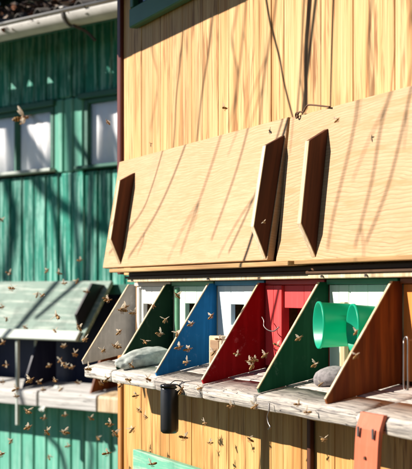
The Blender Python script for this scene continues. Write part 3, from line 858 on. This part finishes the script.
for t in tops:
    m1 = (t + lb) / 2 + Vector((0, 0, .4))
    add_tube(bm, smoothline([t, m1, lb], 5), [.016] * 5 + [.03] * 6, 6)
bmesh.ops.translate(bm, verts=bm.verts, vec=-tr2.location)
obj('limbs', bm, bark, tr2, True)['kind'] = 'stuff'
obj('trunk', tube(smoothline([(0, 0, -.05), (.04, .03, 1.2), (0, 0, lb.z + .05)], 4), [.13 - .08 * i / 8 for i in range(9)], 10), bark, tr2, True)
# dark evergreens behind the green house
leafm = plain('evergreen foliage', (.03, .05, .022), .7, .2)
for q, (ux, dep, hh) in enumerate(((G.at(-25, 10, -4).x, 4.0, 6.4), (G.at(35, 10, -4.6).x, 4.6, 6.8), (G.at(95, 10, -4.2).x, 4.2, 6.4))):
    ev = empty('evergreen_tree', G.world((ux, dep, -EYE)))
    tag(ev, ['dark evergreen tree behind the left of the green house roof', 'tall dark evergreen tree behind the middle of the green house', 'dark evergreen tree behind the right of the green house'][q], 'tree', 'evergreens behind the green house')
    obj('trunk', tube([(0, 0, -.05), (.03, 0, hh * .5), (0, 0, hh)], [.14, .09, .01], 8), bark, ev, True)
    bm = bmesh.new()
    for i in range(14000):
        h = random.random() ** .8; z = .6 + h * (hh - .5); rad = 1.35 * (1 - h * .8) * random.random() ** .45
        a_ = random.uniform(0, 6.283); c = Vector((rad * math.cos(a_), rad * math.sin(a_), z + .25 * noise.noise(Vector((a_ * 2, z * 2, q))))); s = random.uniform(.04, .085)
        rm = Matrix.Rotation(random.uniform(0, 6.3), 3, 'Z') @ Matrix.Rotation(random.uniform(-1.2, 1.2), 3, 'X')
        bm.faces.new([bm.verts.new(c + rm @ Vector(v) * s) for v in ((-1, 0, 0), (0, .4, .1), (1, 0, 0), (0, -.4, .1))])
    obj('crown', bm, leafm, ev)

# ============================================================ honeybees
def beemats():
    k = NT('bee body'); tc = k.n('TexCoord'); sp = k.n('SeparateXYZ'); k.l(tc.outputs['Object'], sp.inputs[0])
    mu = k.n('Math', operation='MULTIPLY'); mu.inputs[1].default_value = 2600; k.l(sp.outputs[0], mu.inputs[0])
    sn = k.n('Math', operation='SINE'); k.l(mu.outputs[0], sn.inputs[0])
    lt = k.n('Math', operation='LESS_THAN'); lt.inputs[1].default_value = -.001; k.l(sp.outputs[0], lt.inputs[0])
    st = k.ramp(sn.outputs[0], [(.40, (.09, .04, .012)), (.56, (.66, .38, .11))])
    c = k.mix(lt.outputs[0], (.30, .17, .07), st)
    b = k.done(c, .6, .3)
    k = NT('bee wing'); tr_ = k.n('BsdfTransparent'); d = k.n('BsdfTranslucent'); g = k.n('BsdfDiffuse')
    d.inputs[0].default_value = (.8, .72, .6, 1); g.inputs[0].default_value = (.75, .68, .56, 1)
    m1 = k.n('MixShader'); m1.inputs[0].default_value = .5; k.l(d.outputs[0], m1.inputs[1]); k.l(g.outputs[0], m1.inputs[2])
    m2 = k.n('MixShader'); m2.inputs[0].default_value = .6; k.l(tr_.outputs[0], m2.inputs[1]); k.l(m1.outputs[0], m2.inputs[2]); k.l(m2.outputs[0], k.out.inputs[0])
    return b, k.m
bmat, wmat = beemats()
def ell(bm, c, r_, sub=2):
    vs = bmesh.ops.create_icosphere(bm, subdivisions=sub, radius=1)['verts']
    for v in vs: v.co = Vector((v.co.x * r_[0] + c[0], v.co.y * r_[1] + c[1], v.co.z * r_[2] + c[2]))
bm = bmesh.new()
ell(bm, (.0016, 0, 0), (.0024, .0022, .0021)); ell(bm, (.0050, 0, -.0003), (.0013, .0017, .0015))
vs0 = len(bm.verts); ell(bm, (-.0045, 0, -.0007), (.0046, .0023, .0021))
for sy in (-1, 1):
    for lx in (.003, .0012, -.0004): add_tube(bm, [(lx, sy * .001, -.0015), (lx - .001, sy * .0028, -.0032), (lx - .0028, sy * .003, -.0052)], .0003, 4)
    add_tube(bm, [(.006, sy * .0005, .0004), (.0078, sy * .0012, .0008), (.0088, sy * .0018, .0)], .00022, 4)
bee0 = obj('honeybee', bm, bmat, None, True)
def wing_bm(sy):
    bm = bmesh.new()
    for (L, wd, ang, zz) in ((.0098, .0029, 18, .0016), (.0068, .0022, 42, .0013)):
        ring = []
        for i in range(12):
            q = i * math.pi / 6
            px_, py_ = L * .5 * (1 - math.cos(q)), wd * .5 * math.sin(q)
            a_ = R(ang); ring.append((px_, py_))
        T = [bm.verts.new((.0015 - (x_ * math.sin(R(ang)) + y_ * math.cos(R(ang))), sy * (.0012 + x_ * math.cos(R(ang)) - y_ * math.sin(R(ang))), zz + .00012 + x_ * .35)) for x_, y_ in ring]
        B = [bm.verts.new((v.co.x, v.co.y, v.co.z - .00012)) for v in T]
        bm.faces.new(T); bm.faces.new(B[::-1])
        for i in range(12): bm.faces.new((T[i], T[(i + 1) % 12], B[(i + 1) % 12], B[i]))
    return bm
wing0 = [obj('wing', wing_bm(sy), wmat, bee0, True) for sy in (1, -1)]
BEES = {
 'flying before the upper wall of the green house': [(22, 118, 2.5, 1.7), (108, 122, 4.4, .9)],
 'flying before the green plank wall': [(80, 260), (47, 270.5), (59, 273), (1.5, 220), (9, 273)],
 'flying before the left half of the pale grey green flap': [(12, 288, 4.6, 1.4), (37, 294.5), (42, 295.5), (2, 307), (57, 316, 4.3, 1.4), (55, 331), (6.5, 319), (25, 327), (3, 342.5)],
 'flying before the right half of the pale grey green flap': [(64, 283), (77, 281), (86.5, 291.5), (79, 327, 4.4, 1.2), (106, 298), (85, 339, 4.4, 1.2), (64, 346)],
 'flying before the dark opening under the grey flap': [(75, 354, 5, 1.2), (6, 365), (60, 360), (72, 367), (49, 365.5), (55, 380), (39, 382), (63, 363), (66, 366)],
 'flying before the landing boards of the green house': [(61, 389), (43, 390), (30, 380, 4.3, 1.2), (16, 389, 5, 1.8), (3, 382), (78, 383), (28, 411, 4.4, 1.2), (101, 383), (16, 396)],
 'flying before the shaded strip of the lower green wall': [(28, 427, 4.4, 1.2), (47, 432, 4.4, 1.2), (65, 432, 4.6, 1.7), (44, 418), (91, 418), (110, 424, 4.4, 1.2), (115, 433, 4.4, 1.3), (98, 438), (65, 415)],
 'flying before the sunlit foot of the lower green wall': [(107, 453, 4, 1.2), (1, 454, 4, 1.2), (49, 457), (11, 441), (68, 446)],
 'flying before the grey divider': [(122, 310, 3.9, 1.3), (133, 313, 3.9, 1.1), (119, 332), (115, 346), (103, 350.5), (118, 346), (108, 300), (125, 307, 3.9, 1.2)],
 'flying before the dark green divider': [(165, 320, 3.9, 1.1), (160, 333.5, 3.9, 1.1), (145, 341.5), (153, 306), (177, 295), (177, 333)],
 'flying before the blue divider': [(179, 347, 3.7, 1.1), (188, 349, 3.7, 1.1), (186, 362, 3.7, 1.1), (211, 316), (191, 324), (219, 339), (214, 352)],
 'flying before the red divider': [(237, 354, 3.3, .8), (252, 365.5, 3.2, 1.1), (255, 359, 3.2), (265, 355, 3.2), (277, 345, 3.2, .9), (250, 361, 3.2)],
 'flying before the green divider': [(299, 338, 3.0, .9)],
 'flying before the green cups and the stone': [(356, 332, 2.8, .8), (315, 364.5, 3.0), (356, 355.5, 2.7, .9), (321, 384, 3.0, .7)],
 'flying along the white left end of the shelf': [(88, 369, 3.9, 1.3), (107, 379, 3.9, 1.1), (128, 379.5, 3.7, 1.1), (148, 379, 3.6, 1.1), (131, 365), (121, 385, 3.8)],
 'flying along the middle of the shelf edge': [(181, 390, 3.4, 1.2), (231, 406, 3.1, .9), (255, 406, 3.0, 1.1), (200, 388, 3.3)],
 'flying along the near part of the shelf edge': [(307, 412, 2.8, 1.0), (298, 404, 2.9, .9)],
 'flying before the left part of the lower pine wall': [(136, 395.5, 3.9), (145.5, 416.6, 3.8, 1.1), (132, 429.5, 3.9, 1.1), (139, 410, 3.9), (152, 463.5, 3.6, 1.1)],
 'flying before the right part of the lower pine wall': [(184, 437, 3.5, 1.2), (205, 423, 3.4), (210, 442.5, 3.4, .8), (324, 439, 3.0), (250, 439, 3.1)],
 'flying before the upper pine wall and flaps': [(225, 108, 3.5, 1.0), (337, 120, 3.0, .8), (264, 222, 3.1, .5)],
}
ORD = ['leftmost', 'second from left', 'third from left', 'fourth from left', 'fifth from left', 'sixth from left', 'seventh from left', 'eighth from left', 'ninth from left', 'tenth from left']
first = True
for where, lst in BEES.items():
    green = 'green house' in where or 'green plank' in where or 'grey flap' in where or 'grey green' in where or 'lower green' in where
    for i, b_ in enumerate(sorted(lst, key=lambda q: q[0])):
        u, v = b_[:2]
        Z = b_[2] if len(b_) > 2 else (random.uniform(4.8, 5.8) if green else random.uniform(3.3, 3.7) * 3.6 / (3.6 + max(0, (u - 180)) * .004))
        s = (b_[3] if len(b_) > 3 else .95) * (Z / 3.4) ** .5 * 1.12
        s = min(s * 1.2, 2.0)
        pos = CAM + FW * Z + RT * (Z * (u - UC) / FPX) + Vector((0, 0, Z * (VH - v) / FPX))
        if first: o = bee0; first = False
        else:
            o = bee0.copy(); C.objects.link(o)
            for w0 in wing0:
                c_ = w0.copy(); C.objects.link(c_); c_.parent = o; c_.rotation_euler = (random.uniform(-.2, .9) * (1 if w0 is wing0[0] else -1), random.uniform(-.3, .3), random.uniform(-.5, .1) * (1 if w0 is wing0[0] else -1))
        o.location = pos; o.scale = (s,) * 3
        head = random.choice((0, 0, math.pi)) + random.gauss(0, .6)
        base_ang = math.atan2(RT.y, RT.x)
        o.rotation_euler = (random.gauss(0, .5), random.gauss(-.25, .35), base_ang + head)
        lab = 'honeybee ' + where + ('' if len(lst) == 1 else ', ' + ORD[i])
        tag(o, lab, 'bee', 'flying honeybees')
